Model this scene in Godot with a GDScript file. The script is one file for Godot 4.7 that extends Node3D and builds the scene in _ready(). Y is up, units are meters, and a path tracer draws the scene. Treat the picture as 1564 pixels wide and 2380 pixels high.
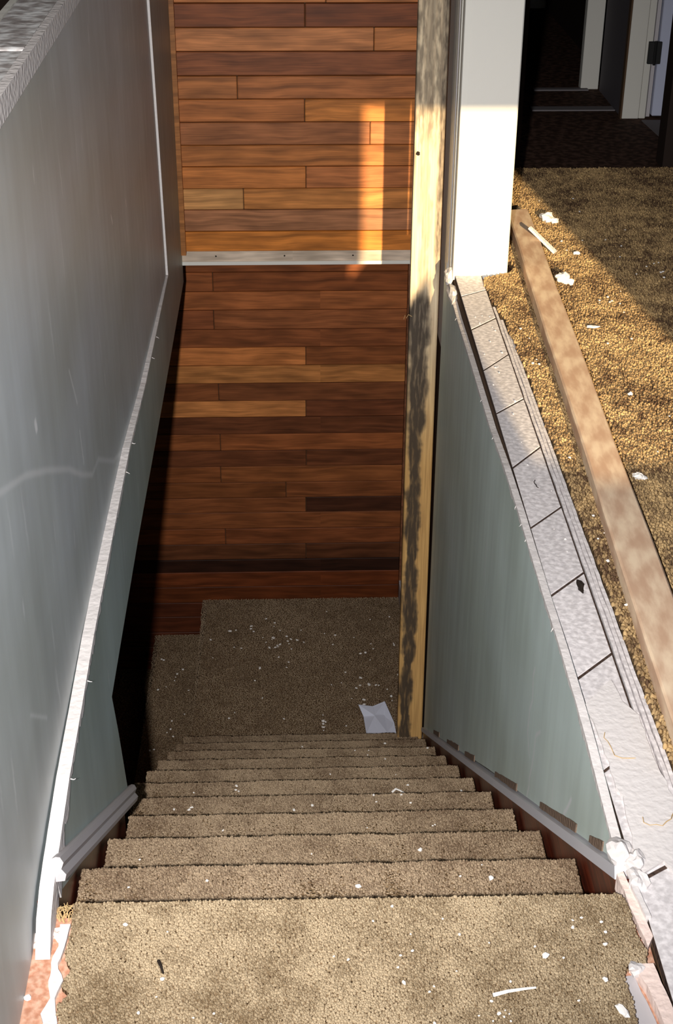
extends Node3D

const RISE := 0.18923
const RUN := 0.275
const XL := -0.364      # left end of the stair carpet
const XR := 0.4456      # right end of the stair carpet
const WALL_R := 0.459   # face of the right stairwell wall
const LAND_Y := -2.0815 # lower landing
const PANEL_Z := -3.5   # upper wood-panelled wall
const LOW_Z := -3.97    # lower wood-panelled wall

var rng := RandomNumberGenerator.new()
var noise := FastNoiseLite.new()
var used := {}
var M := {}
var tuft_mesh: ArrayMesh
var paper_fold: ArrayMesh

# ------------------------------------------------------------------ helpers
func numbered(n: String) -> String:
	if not used.has(n):
		used[n] = 0
		return n
	used[n] += 1
	return "%s_%03d" % [n, used[n]]

func tag(o: Node, label := "", category := "", group := "", kind := "") -> Node:
	if label: o.set_meta("label", label)
	if category: o.set_meta("category", category)
	if group: o.set_meta("group", group)
	if kind: o.set_meta("kind", kind)
	return o

func base(called: String, label: String, category: String, at := Vector3.ZERO, group := "") -> Node3D:
	var o := Node3D.new()
	o.name = numbered(called)
	add_child(o, true)
	o.position = at
	tag(o, label, category, group)
	return o

func shell(called: String, label: String, category := "wall") -> Node3D:
	var o := base(called, label, category)
	o.set_meta("kind", "structure")
	return o

func mb(smooth := false) -> SurfaceTool:
	var st := SurfaceTool.new()
	st.begin(Mesh.PRIMITIVE_TRIANGLES)
	st.set_smooth_group(0 if smooth else -1)
	st.set_color(Color(1, 1, 1))
	return st

func commit(st: SurfaceTool) -> ArrayMesh:
	st.generate_normals()
	return st.commit()

func part(called: String, st: SurfaceTool, mat: Material, parent: Node, at := Vector3.ZERO) -> MeshInstance3D:
	return put(called, commit(st), mat, parent, at)

func put(called: String, mesh: Mesh, mat: Material, parent: Node, at := Vector3.ZERO) -> MeshInstance3D:
	var mi := MeshInstance3D.new()
	mi.name = numbered(called) if parent == self else called
	mi.mesh = mesh
	mi.material_override = mat
	mi.position = at
	parent.add_child(mi, true)
	return mi

func vert(st: SurfaceTool, p: Vector3, uv: Vector2) -> void:
	st.set_uv(uv)
	st.add_vertex(p)

func quad(st: SurfaceTool, a: Vector3, b: Vector3, c: Vector3, d: Vector3, ua := Vector2(0, 0), ub := Vector2(1, 0), uc := Vector2(1, 1), ud := Vector2(0, 1)) -> void:
	vert(st, a, ua); vert(st, b, ub); vert(st, c, uc)
	vert(st, a, ua); vert(st, c, uc); vert(st, d, ud)

# a box with chamfered edges
func box(st: SurfaceTool, lo: Vector3, hi: Vector3, c := 0.0, uvo := Vector2.ZERO) -> void:
	var mid := (lo + hi) / 2.0
	var h := (hi - lo) / 2.0
	c = minf(c, minf(h.x, minf(h.y, h.z)) * 0.9)
	for ax in 3:
		var b1 := (ax + 1) % 3
		var b2 := (ax + 2) % 3
		for s in [-1.0, 1.0]:
			var q: Array[Vector3] = []
			for k in [[-1, -1], [1, -1], [1, 1], [-1, 1]]:
				var p := Vector3.ZERO
				p[ax] = s * h[ax]
				p[b1] = k[0] * (h[b1] - c)
				p[b2] = k[1] * (h[b2] - c)
				q.append(p)
			face(st, q, mid, uvo)
	if c <= 0.0:
		return
	for ax in 3:  # edge chamfers running along ax
		var b1 := (ax + 1) % 3
		var b2 := (ax + 2) % 3
		for s1 in [-1.0, 1.0]:
			for s2 in [-1.0, 1.0]:
				var q: Array[Vector3] = []
				for k in [[-1, 0], [1, 0], [1, 1], [-1, 1]]:
					var p := Vector3.ZERO
					p[ax] = k[0] * (h[ax] - c)
					p[b1] = s1 * (h[b1] - (c if k[1] else 0.0))
					p[b2] = s2 * (h[b2] - (0.0 if k[1] else c))
					q.append(p)
				face(st, q, mid, uvo)
	for sx in [-1.0, 1.0]:
		for sy in [-1.0, 1.0]:
			for sz in [-1.0, 1.0]:
				var s := Vector3(sx, sy, sz)
				var q: Array[Vector3] = []
				for ax in 3:
					var p := Vector3.ZERO
					for j in 3:
						p[j] = s[j] * (h[j] - (0.0 if j == ax else c))
					q.append(p)
				face(st, q, mid, uvo)

# a flat convex face round the origin, turned outwards, moved by mid; uv from the two longest axes
func face(st: SurfaceTool, q: Array[Vector3], mid: Vector3, uvo := Vector2.ZERO) -> void:
	var n := (q[1] - q[0]).cross(q[2] - q[0])
	var centre := Vector3.ZERO
	for p in q:
		centre += p
	if n.dot(centre) > 0.0:
		q.reverse()
	var a := n.abs()
	for k in range(1, q.size() - 1):
		for j in [0, k, k + 1]:
			var p: Vector3 = q[j] + mid
			var uv := Vector2(p.x, -p.y) if a.z >= a.x and a.z >= a.y else (Vector2(p.z, -p.y) if a.x >= a.y else Vector2(p.x, p.z))
			vert(st, p, uv + uvo)

# a polygon pushed from d0 to d1 through map(point, d); uv through uvmap(point)
func slab(st: SurfaceTool, poly: PackedVector2Array, map: Callable, d0: float, d1: float, uvmap = null) -> void:
	var n := poly.size()
	var ccw := not Geometry2D.is_polygon_clockwise(poly)
	var a: Vector3 = map.call(poly[0], d0)
	var ex: Vector3 = map.call(poly[0] + Vector2(0.01, 0), d0) - a
	var ey: Vector3 = map.call(poly[0] + Vector2(0, 0.01), d0) - a
	var ed: Vector3 = map.call(poly[0], d1) - a
	var flip := (ex.cross(ey).dot(ed) > 0.0)
	var tris := Geometry2D.triangulate_polygon(poly)
	for i in range(0, tris.size(), 3):
		var p0 := poly[tris[i]]; var p1 := poly[tris[i + 1]]; var p2 := poly[tris[i + 2]]
		var tri_ccw := (p1 - p0).cross(p2 - p0) > 0.0
		for side in 2:
			var d := d1 if side else d0
			var cw := tri_ccw != flip   # front at d1 when clockwise seen from there
			if side: cw = not cw
			var order := [p0, p1, p2] if not cw else [p0, p2, p1]
			for p in order:
				vert(st, map.call(p, d), uvmap.call(p) if uvmap != null else p)
	for i in n:
		var p := poly[i]; var q := poly[(i + 1) % n]
		var v0: Vector3 = map.call(p, d0); var v1: Vector3 = map.call(q, d0); var v2: Vector3 = map.call(q, d1); var v3: Vector3 = map.call(p, d1)
		var up: Vector2 = uvmap.call(p) if uvmap != null else p
		var uq: Vector2 = uvmap.call(q) if uvmap != null else q
		if ccw != flip:
			quad(st, v0, v3, v2, v1, up, up, uq, uq)
		else:
			quad(st, v0, v1, v2, v3, up, uq, uq, up)

func tube(st: SurfaceTool, pts: Array, rad: float, sides := 5, tip := 1.0) -> void:
	var rings := []
	for i in pts.size():
		var p: Vector3 = pts[i]
		var dir: Vector3 = (pts[mini(i + 1, pts.size() - 1)] - pts[maxi(i - 1, 0)]).normalized()
		var s := dir.cross(Vector3(0.13, 0.97, 0.2)).normalized()
		var u := s.cross(dir)
		var r := rad * lerpf(1.0, tip, float(i) / (pts.size() - 1))
		var ring := []
		for k in sides:
			var a := TAU * k / sides
			ring.append(p + (s * cos(a) + u * sin(a)) * r)
		rings.append(ring)
	for i in rings.size() - 1:
		for k in sides:
			var j := (k + 1) % sides
			quad(st, rings[i][k], rings[i + 1][k], rings[i + 1][j], rings[i][j])
	for k in range(1, sides - 1):
		for p in [rings[0][0], rings[0][k], rings[0][k + 1], rings[-1][0], rings[-1][k + 1], rings[-1][k]]:
			vert(st, p, Vector2.ZERO)

# a lumpy rounded chunk
func lump(st: SurfaceTool, at: Vector3, size: Vector3, sd: int, rough := 0.35, seg := 9, rows := 6) -> void:
	noise.seed = sd
	var ps := []
	for j in rows + 1:
		var row := []
		for i in seg:
			var th := PI * j / rows
			var ph := TAU * i / seg
			var d := Vector3(sin(th) * cos(ph), cos(th), sin(th) * sin(ph))
			var k := 1.0 + rough * noise.get_noise_3dv(d * 90.0) * 1.8
			row.append(at + d * k * size * 0.5)
		ps.append(row)
	for j in rows:
		for i in seg:
			var n := (i + 1) % seg
			quad(st, ps[j][i], ps[j][n], ps[j + 1][n], ps[j + 1][i])

func pv(a: Array) -> PackedVector2Array:
	var r := PackedVector2Array()
	for i in range(0, a.size(), 2):
		r.append(Vector2(a[i], a[i + 1]))
	return r

# subdivide an open run of points and shake the new ones sideways
func ragged(a: PackedVector2Array, step: float, amp: float, sd: int) -> PackedVector2Array:
	var r := PackedVector2Array()
	noise.seed = sd
	for i in a.size() - 1:
		var n := maxi(1, int(a[i].distance_to(a[i + 1]) / step))
		var side := (a[i + 1] - a[i]).orthogonal().normalized()
		for k in n:
			var p := a[i].lerp(a[i + 1], float(k) / n)
			r.append(p + side * amp * (noise.get_noise_2dv(p * 3000.0) + 0.8 * noise.get_noise_2dv(p * 900.0)))
	r.append(a[a.size() - 1])
	return r

# a ragged band under a line of points on a wall: front and top (and underside), each drop[i] deep
func strip(st: SurfaceTool, line: PackedVector2Array, drop: Array, map: Callable, d0: float, d1: float, sd: int) -> void:
	noise.seed = sd
	var a := PackedVector2Array()
	var b := PackedVector2Array()
	for i in line.size() - 1:
		var n := maxi(1, int(line[i].distance_to(line[i + 1]) / 0.012))
		for k in n + (1 if i == line.size() - 2 else 0):
			var t := float(k) / n
			var p := line[i].lerp(line[i + 1], t)
			var depth := lerpf(drop[i], drop[i + 1], t)
			var w := noise.get_noise_2d(p.x * 4000.0, 0.0) + noise.get_noise_2d(p.x * 1100.0, 50.0)
			a.append(p + Vector2(0, 0.0022 + 0.0012 * noise.get_noise_2d(p.x * 2500.0, 90.0)))
			b.append(p - Vector2(0, maxf(0.0015, depth * (1.0 + 0.9 * w))))
	for i in a.size() - 1:
		var f0: Vector3 = map.call(a[i], d1); var f1: Vector3 = map.call(a[i + 1], d1); var g0: Vector3 = map.call(b[i], d1); var g1: Vector3 = map.call(b[i + 1], d1)
		var r0: Vector3 = map.call(a[i], d0); var r1: Vector3 = map.call(a[i + 1], d0); var u0: Vector3 = map.call(b[i], d0); var u1: Vector3 = map.call(b[i + 1], d0)
		for q in [[f0, f1, g1, g0], [r0, r1, f1, f0], [g0, g1, u1, u0]]:
			if d1 > d0:
				quad(st, q[3], q[2], q[1], q[0])
			else:
				quad(st, q[0], q[1], q[2], q[3])

# ------------------------------------------------------------------ materials
func paint(c: Color, rough := 0.8, spec := 0.3) -> StandardMaterial3D:
	var m := StandardMaterial3D.new()
	m.albedo_color = c
	m.roughness = rough
	m.metallic_specular = spec
	m.vertex_color_use_as_albedo = true
	return m

func noise_tex(freq: float, c0: Color, c1: Color, oct := 4, sd := 1, size := 512, stretch := Vector2.ONE) -> ImageTexture:
	var f := FastNoiseLite.new()
	f.seed = sd
	f.noise_type = FastNoiseLite.TYPE_SIMPLEX_SMOOTH
	f.frequency = freq
	f.fractal_octaves = oct
	var im := f.get_seamless_image(int(size * stretch.x), int(size * stretch.y), false, false, 0.2)
	im.convert(Image.FORMAT_RGB8)
	im.resize(size, size, Image.INTERPOLATE_CUBIC)
	for y in size:
		for x in size:
			im.set_pixel(x, y, c0.lerp(c1, smoothstep(0.12, 0.88, im.get_pixel(x, y).r)))
	return ImageTexture.create_from_image(im)

func wood_tex(w: int, h: int, sd: int, contrast: float, lines: float) -> ImageTexture:
	var f := FastNoiseLite.new()
	f.seed = sd
	f.frequency = 1.0
	f.fractal_octaves = 3
	var im := Image.create(w, h, false, Image.FORMAT_RGB8)
	for y in h:
		for x in w:
			var u := float(x) / w
			var v := float(y) / h
			var bend := f.get_noise_2d(u * 2.5, v * 2.0) * 0.35
			var fine := f.get_noise_2d(u * 4.0, (v + bend * 0.03) * lines * 7.0)
			var broad := f.get_noise_2d(u * 2.0 + 40.0, (v + bend * 0.1) * lines * 0.9)
			var blotch := f.get_noise_2d(u * 5.0 + 9.0, v * 9.0 + 70.0)
			var k := clampf(0.84 + contrast * (fine * 0.55 + broad * 0.6 + blotch * 0.55), 0.0, 1.0)
			im.set_pixel(x, y, Color(k, k * (0.97 + 0.03 * k), k * (0.93 + 0.07 * k)))
	return ImageTexture.create_from_image(im)

func bumpy(m: StandardMaterial3D, freq: float, cm: float, scale: float, sd := 3, stretch := Vector2.ONE) -> StandardMaterial3D:
	m.heightmap_enabled = true
	m.heightmap_texture = noise_tex(freq, Color.BLACK, Color.WHITE, 4, sd, 256, stretch)
	m.heightmap_scale = cm
	m.uv1_scale = Vector3(scale, scale, scale)
	m.uv1_triplanar = true
	m.uv1_world_triplanar = true
	return m

# a strip of the old wall paint: streaks that run down, fine scratches, the long wavy scratch of the left wall
func wall_tex(w: int, h: int, base_c: Color, streak: float, sd: int, scratches: Array, count: int) -> ImageTexture:
	var f := FastNoiseLite.new()
	f.seed = sd
	f.frequency = 1.0
	f.fractal_octaves = 4
	var im := Image.create(w, h, false, Image.FORMAT_RGB8)
	for y in h:
		for x in w:
			var u := float(x) / w
			var v := float(y) / h
			var s := f.get_noise_2d(u * 46.0, v * 2.2) * 0.55 + f.get_noise_2d(u * 13.0 + 50.0, v * 3.0) * 0.6
			var b := f.get_noise_2d(u * 3.0, v * 3.0 + 20.0)
			var k := 1.0 + streak * (s + b * 0.8)
			im.set_pixel(x, y, Color(base_c.r * k, base_c.g * k, base_c.b * k * (1.0 + 0.03 * b)))
	var r := RandomNumberGenerator.new()
	r.seed = sd
	for i in count:  # short vertical scuffs
		var x := r.randf() * w
		var y := r.randf() * h
		var n := int(r.randf_range(0.02, 0.12) * h)
		var drift := r.randf_range(-0.12, 0.12)
		var a := r.randf_range(0.06, 0.3)
		for k in n:
			dab(im, int(x + drift * k), int(y + k), a * sin(PI * k / n), 1)
	for sc in scratches:  # [alpha, radius, points...] in 0..1
		for i in range(2, sc.size() - 1):
			var p: Vector2 = sc[i]; var q: Vector2 = sc[i + 1]
			var steps := int(p.distance_to(q) * w) + 1
			for k in steps:
				var c := p.lerp(q, float(k) / steps)
				dab(im, int(c.x * w), int(c.y * h), sc[0], sc[1])
	return ImageTexture.create_from_image(im)

func dab(im: Image, x: int, y: int, a: float, r: int) -> void:
	for j in range(-r, r + 1):
		for i in range(-r, r + 1):
			var px := x + i; var py := y + j
			if px >= 0 and py >= 0 and px < im.get_width() and py < im.get_height():
				var k := a * (1.0 - 0.45 * Vector2(i, j).length() / maxf(r, 1))
				im.set_pixel(px, py, im.get_pixel(px, py).lerp(Color(0.9, 0.91, 0.92), clampf(k, 0, 1)))

# the old stud: clean yellow pine with a long dark mould stain along its left and middle
func stud_tex() -> ImageTexture:
	var w := 96
	var h := 2048
	var f := FastNoiseLite.new()
	f.seed = 5
	f.frequency = 1.0
	f.fractal_octaves = 4
	var im := Image.create(w, h, false, Image.FORMAT_RGB8)
	for y in h:
		for x in w:
			var u := float(x) / w
			var v := float(y) / h   # 0 at the top
			var grain := f.get_noise_2d(u * 9.0, v * 9.0) * 0.12 + f.get_noise_2d(u * 30.0, v * 16.0) * 0.09
			var c := Color(0.86, 0.78, 0.66)
			c = c.lerp(Color(0.80, 0.63, 0.40), smoothstep(0.35, 0.6, v))
			c = Color(c.r * (1 + grain), c.g * (1 + grain * 1.2), c.b * (1 + grain * 1.3))
			# where the stain lies along the length (v) and how wide it is there
			var low := smoothstep(0.345, 0.375, v)
			var mid := lerpf(0.42, 0.34 - 0.08 * smoothstep(0.8, 1.0, v), low) + 0.09 * f.get_noise_2d(3.0, v * 26.0)
			var wide := lerpf(0.22, 0.46 - 0.12 * smoothstep(0.48, 0.56, v), low) + 0.16 * f.get_noise_2d(8.0, v * 18.0) + 0.12 * f.get_noise_2d(u * 2.0, v * 28.0)
			var top := (1.0 - smoothstep(0.16, 0.23, v))
			var hit := 1.0 - smoothstep(wide * 0.45, wide, absf(u - mid))
			hit *= maxf(low, maxf(0.35 * top, 0.22)) * clampf(0.85 + 0.6 * f.get_noise_2d(u * 6.0, v * 30.0), 0.0, 1.0)
			hit = maxf(hit, (1.0 - smoothstep(0.02, 0.2, absf(u - 0.93))) * (1.0 - smoothstep(0.3, 0.36, v)) * (0.55 + 0.4 * f.get_noise_2d(u * 8.0, v * 50.0)))
			hit = maxf(hit, top * 0.45 * clampf(0.5 + f.get_noise_2d(u * 4.0 + 30.0, v * 30.0) * 1.4, 0, 1))
			c = c.lerp(Color(0.24, 0.21, 0.19), clampf(hit, 0, 0.86))
			im.set_pixel(x, y, c)
	return ImageTexture.create_from_image(im)

func materials() -> void:
	var left_s := [[0.12, 2, Vector2(0.10, 0.28), Vector2(0.162, 0.365), Vector2(0.213, 0.422), Vector2(0.262, 0.489), Vector2(0.32, 0.575), Vector2(0.36, 0.645), Vector2(0.397, 0.701), Vector2(0.425, 0.715), Vector2(0.454, 0.76), Vector2(0.49, 0.815), Vector2(0.516, 0.842), Vector2(0.573, 0.91)],
		[0.25, 1, Vector2(0.35, 0.46), Vector2(0.367, 0.537)], [0.25, 1, Vector2(0.366, 0.578), Vector2(0.37, 0.642)], [0.6, 2, Vector2(0.246, 0.398), Vector2(0.248, 0.412)],
		[0.16, 1, Vector2(0.165, 0.67), Vector2(0.198, 0.747)], [0.45, 1, Vector2(0.668, 0.494), Vector2(0.668, 0.508)], [0.4, 1, Vector2(0.575, 0.44), Vector2(0.581, 0.461)]]
	M.wall_left = paint(Color(1, 1, 1), 0.42, 0.45)
	M.wall_left.albedo_texture = wall_tex(1024, 512, Color(0.68, 0.71, 0.715), 0.09, 11, left_s, 110)
	var right_s := []
	var r := RandomNumberGenerator.new()
	r.seed = 77
	for k in 9:   # chalky scribbles where something was dragged along the near part of the wall
		var p := Vector2(r.randf_range(0.16, 0.34), r.randf_range(0.12, 0.4))
		var line := [r.randf_range(0.25, 0.55), 1, p]
		for j in 7:
			p += Vector2(r.randf_range(-0.008, 0.016), r.randf_range(0.006, 0.028))
			line.append(p)
		right_s.append(line)
	M.wall_right = paint(Color(1, 1, 1), 0.45, 0.4)
	M.wall_right.albedo_texture = wall_tex(1024, 640, Color(0.79, 0.845, 0.82), 0.09, 23, right_s, 150)
	M.band = paint(Color(1, 1, 1), 0.45, 0.4)
	M.band.albedo_texture = wall_tex(1024, 512, Color(0.61, 0.665, 0.65), 0.10, 31, [], 110)
	M.gypsum = bumpy(paint(Color(0.85, 0.825, 0.815), 0.95, 0.15), 0.06, 0.06, 4.0, 4)
	M.white = bumpy(paint(Color(0.9, 0.89, 0.86), 0.6, 0.3), 0.03, 0.03, 3.0, 5)
	M.plain_wall = paint(Color(0.74, 0.73, 0.71), 0.8)
	M.ceiling = paint(Color(0.8, 0.79, 0.77), 0.9)
	M.shade_dark_wall = paint(Color(0.16, 0.12, 0.1), 0.8)  # shade of unlit walls put into a dark brown colour
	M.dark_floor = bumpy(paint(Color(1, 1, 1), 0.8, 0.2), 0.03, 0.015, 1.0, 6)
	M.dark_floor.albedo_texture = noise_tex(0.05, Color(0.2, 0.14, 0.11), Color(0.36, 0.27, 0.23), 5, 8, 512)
	M.plank = paint(Color(1, 1, 1), 0.48, 0.4)
	M.plank.albedo_texture = wood_tex(1024, 768, 7, 0.26, 24.0)
	M.plank.uv1_scale = Vector3(0.9, 1.7, 1)
	M.pine = paint(Color(1, 1, 1), 0.75, 0.25)
	M.pine.albedo_texture = wood_tex(1024, 256, 17, 0.22, 10.0)
	M.lumber = paint(Color(1, 1, 1), 0.8, 0.25)
	M.lumber.albedo_texture = noise_tex(0.006, Color(0.79, 0.65, 0.54), Color(0.92, 0.82, 0.70), 6, 19, 512)
	M.lumber.uv1_scale = Vector3(2.2, 0.8, 1)
	M.stud = paint(Color(1, 1, 1), 0.75, 0.25)
	M.stud.albedo_texture = stud_tex()
	M.skirt = paint(Color(1, 1, 1), 0.35, 0.45)
	M.skirt.albedo_texture = noise_tex(0.03, Color(0.25, 0.08, 0.045), Color(0.42, 0.165, 0.09), 5, 21, 256, Vector2(0.4, 1.6))
	M.skirt.uv1_scale = Vector3(2, 5, 1)
	M.mould = paint(Color(0.74, 0.72, 0.73), 0.5, 0.4)
	M.strip = paint(Color(0.84, 0.83, 0.85), 0.5, 0.4)
	M.dusty = paint(Color(0.46, 0.44, 0.45), 0.85)
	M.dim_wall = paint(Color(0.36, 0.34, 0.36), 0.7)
	M.glue = bumpy(paint(Color(0.5, 0.42, 0.36), 0.8), 0.05, 0.1, 5.0, 9)
	M.block = bumpy(paint(Color(1, 1, 1), 0.92, 0.2), 0.06, 0.035, 4.0, 12)
	M.block.albedo_texture = noise_tex(0.03, Color(0.79, 0.765, 0.765), Color(0.93, 0.905, 0.905), 5, 13, 512)
	M.mortar = bumpy(paint(Color(0.28, 0.22, 0.19), 0.95), 0.05, 0.2, 5.0, 14)
	M.pink = bumpy(paint(Color(1, 1, 1), 0.9, 0.2), 0.05, 0.12, 3.0, 15)
	M.pink.albedo_texture = noise_tex(0.05, Color(0.70, 0.49, 0.39), Color(0.82, 0.66, 0.57), 6, 16, 512)
	M.carpet = bumpy(paint(Color(1, 1, 1), 1.0, 0.1), 0.09, 0.4, 5.0, 22)
	M.carpet.albedo_texture = noise_tex(0.06, Color(0.38, 0.30, 0.22), Color(0.56, 0.47, 0.36), 4, 23, 256)
	M.pile = paint(Color(1, 1, 1), 1.0, 0.05)
	M.crumb = paint(Color(0.95, 0.93, 0.91), 0.9, 0.2)
	M.splinter = paint(Color(0.16, 0.13, 0.11), 0.8)
	M.thread = paint(Color(0.76, 0.64, 0.46), 0.9)
	M.paper = paint(Color(0.85, 0.86, 0.92), 0.7, 0.3)
	M.hinge = paint(Color(0.10, 0.10, 0.10), 0.45, 0.5)
	M.door = paint(Color(0.75, 0.77, 0.86), 0.5, 0.4)
	M.jamb = paint(Color(0.84, 0.83, 0.80), 0.55, 0.35)
	M.raw = paint(Color(0.35, 0.27, 0.2), 0.85)
	M.stain = bumpy(paint(Color(1, 1, 1), 0.9, 0.2), 0.05, 0.05, 3.0, 25)
	M.stain.albedo_texture = noise_tex(0.03, Color(0.60, 0.57, 0.56), Color(0.92, 0.92, 0.92), 5, 26, 256)
	M.pinkish = bumpy(paint(Color(0.92, 0.83, 0.79), 0.9, 0.2), 0.05, 0.1, 4.0, 27)

# ------------------------------------------------------------------ carpet pile
func make_tuft() -> void:
	var st := mb(true)
	var prof := [[1.0, 0.0], [0.95, 0.55], [0.55, 0.92]]
	var n := 5
	for j in 2:
		for k in n:
			var a := TAU * k / n; var b := TAU * (k + 1) / n
			var p: Array = prof[j]; var q: Array = prof[j + 1]
			quad(st, Vector3(cos(a) * p[0], p[1], sin(a) * p[0]), Vector3(cos(a) * q[0], q[1], sin(a) * q[0]), Vector3(cos(b) * q[0], q[1], sin(b) * q[0]), Vector3(cos(b) * p[0], p[1], sin(b) * p[0]))
	for k in n:
		var a := TAU * k / n; var b := TAU * (k + 1) / n
		vert(st, Vector3(cos(a) * 0.55, 0.92, sin(a) * 0.55), Vector2.ZERO)
		vert(st, Vector3(0, 1.05, 0), Vector2.ZERO)
		vert(st, Vector3(cos(b) * 0.55, 0.92, sin(b) * 0.55), Vector2.ZERO)
	tuft_mesh = commit(st)

# spots: points and the way the tuft stands; tone: how the wear changes the colour
func pile(parent: Node, spots: PackedVector3Array, ways: PackedVector3Array, r: float, h: float, c0: Color, c1: Color, wear: Callable) -> void:
	var mm := MultiMesh.new()
	mm.transform_format = MultiMesh.TRANSFORM_3D
	mm.use_colors = true
	mm.mesh = tuft_mesh
	mm.instance_count = spots.size()
	for i in spots.size():
		var up := (ways[i] + Vector3(rng.randf_range(-0.3, 0.3), rng.randf_range(-0.1, 0.1), rng.randf_range(-0.3, 0.3))).normalized()
		var s := up.cross(Vector3(0.9, 0.1, 0.3)).normalized()
		var k := rng.randf_range(0.75, 1.3)
		mm.set_instance_transform(i, Transform3D(Basis(s * r * k, up * h * rng.randf_range(0.7, 1.3), s.cross(up) * r * k), spots[i]))
		var t := clampf(rng.randf() * 0.7 + wear.call(spots[i]) * 0.6, 0, 1)
		mm.set_instance_color(i, c0.lerp(c1, t))
	var mi := MultiMeshInstance3D.new()
	mi.name = "carpet_pile"
	mi.multimesh = mm
	mi.material_override = M.pile
	parent.add_child(mi, true)
	mi.set_meta("kind", "stuff")

func worn(p: Vector3) -> float:
	noise.seed = 91
	return 0.25 + 0.9 * noise.get_noise_3dv(p * 420.0) + 0.9 * noise.get_noise_3dv(p * 1500.0)

# ------------------------------------------------------------------ the left wall is not quite straight: its face against z
func face_left(z: float) -> float:
	return -0.352 + 0.0145 * z

func left_map(p: Vector2, d: float) -> Vector3:
	return Vector3(face_left(p.x) + d, p.y, p.x)

func right_map(p: Vector2, d: float) -> Vector3:
	return Vector3(WALL_R + d, p.y, p.x)

func flat_map(p: Vector2, d: float) -> Vector3:   # seen from above: (x, z)
	return Vector3(p.x, d, p.y)

func front_map(p: Vector2, d: float) -> Vector3:
	return Vector3(p.x, p.y, d)

func _ready() -> void:
	rng.seed = 20
	noise.noise_type = FastNoiseLite.TYPE_SIMPLEX_SMOOTH
	noise.frequency = 0.01
	# ---- camera
	var cam := Camera3D.new()
	cam.name = "camera"
	cam.fov = rad_to_deg(2.0 * atan(1190.0 / 3314.66))
	cam.near = 0.05
	cam.position = Vector3(-0.01387, 1.47437, 1.47879)
	cam.basis = Basis(Vector3.UP, -0.0358) * Basis(Vector3.RIGHT, -0.51798) * Basis(Vector3.BACK, 0.00525)
	add_child(cam)
	# ---- sky, exposure
	var env := Environment.new()
	var sky := Sky.new()
	var sm := ProceduralSkyMaterial.new()
	sm.sky_top_color = Color(0.55, 0.68, 0.9)
	sm.sky_horizon_color = Color(0.85, 0.9, 0.97)
	sm.ground_bottom_color = Color(0.3, 0.3, 0.28)
	sm.ground_horizon_color = Color(0.6, 0.6, 0.58)
	sky.sky_material = sm
	env.background_mode = Environment.BG_SKY
	env.sky = sky
	env.background_energy_multiplier = 1.15
	env.tonemap_mode = Environment.TONE_MAPPER_LINEAR
	env.tonemap_exposure = 1.0
	env.sdfgi_enabled = true
	env.ssao_enabled = true
	env.ssil_enabled = true
	var we := WorldEnvironment.new()
	we.name = "sky"
	we.environment = env
	add_child(we)
	# ---- low evening sun from the window behind the camera
	var sun := DirectionalLight3D.new()
	sun.name = "sun"
	sun.light_color = Color(1.0, 0.89, 0.70)
	sun.light_energy = 2.6
	sun.light_angular_distance = 0.5
	sun.shadow_enabled = true
	sun.sky_mode = DirectionalLight3D.SKY_MODE_LIGHT_ONLY
	add_child(sun)
	sun.look_at_from_position(Vector3.ZERO, Vector3(-0.05, -0.235, -1.0))
	# ---- the flash of the photographer's camera, left of the lens as the camera is held upright
	var flash := SpotLight3D.new()
	flash.name = "camera_flash"
	flash.light_color = Color(0.99, 0.98, 0.97)
	flash.light_energy = 13.0
	flash.light_size = 0.02
	flash.spot_range = 12.0
	flash.spot_angle = 35.0
	flash.spot_angle_attenuation = 1.0
	flash.spot_attenuation = 2.0
	flash.shadow_enabled = true
	add_child(flash)
	flash.look_at_from_position(Vector3(-0.14, 1.435, 1.47), Vector3(-0.02, -0.13, -1.6))
	materials()
	make_tuft()
	room()
	left_wall()
	right_wall()
	far_walls()
	stairs()
	landing()
	hall()
	litter()

# ------------------------------------------------------------------ room shell
func solid(called: String, label: String, lo: Vector3, hi: Vector3, mat: Material, category := "wall") -> MeshInstance3D:
	var st := mb()
	box(st, lo, hi)
	var o := part(called, st, mat, self)
	tag(o, label, category, "", "structure")
	return o

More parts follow.
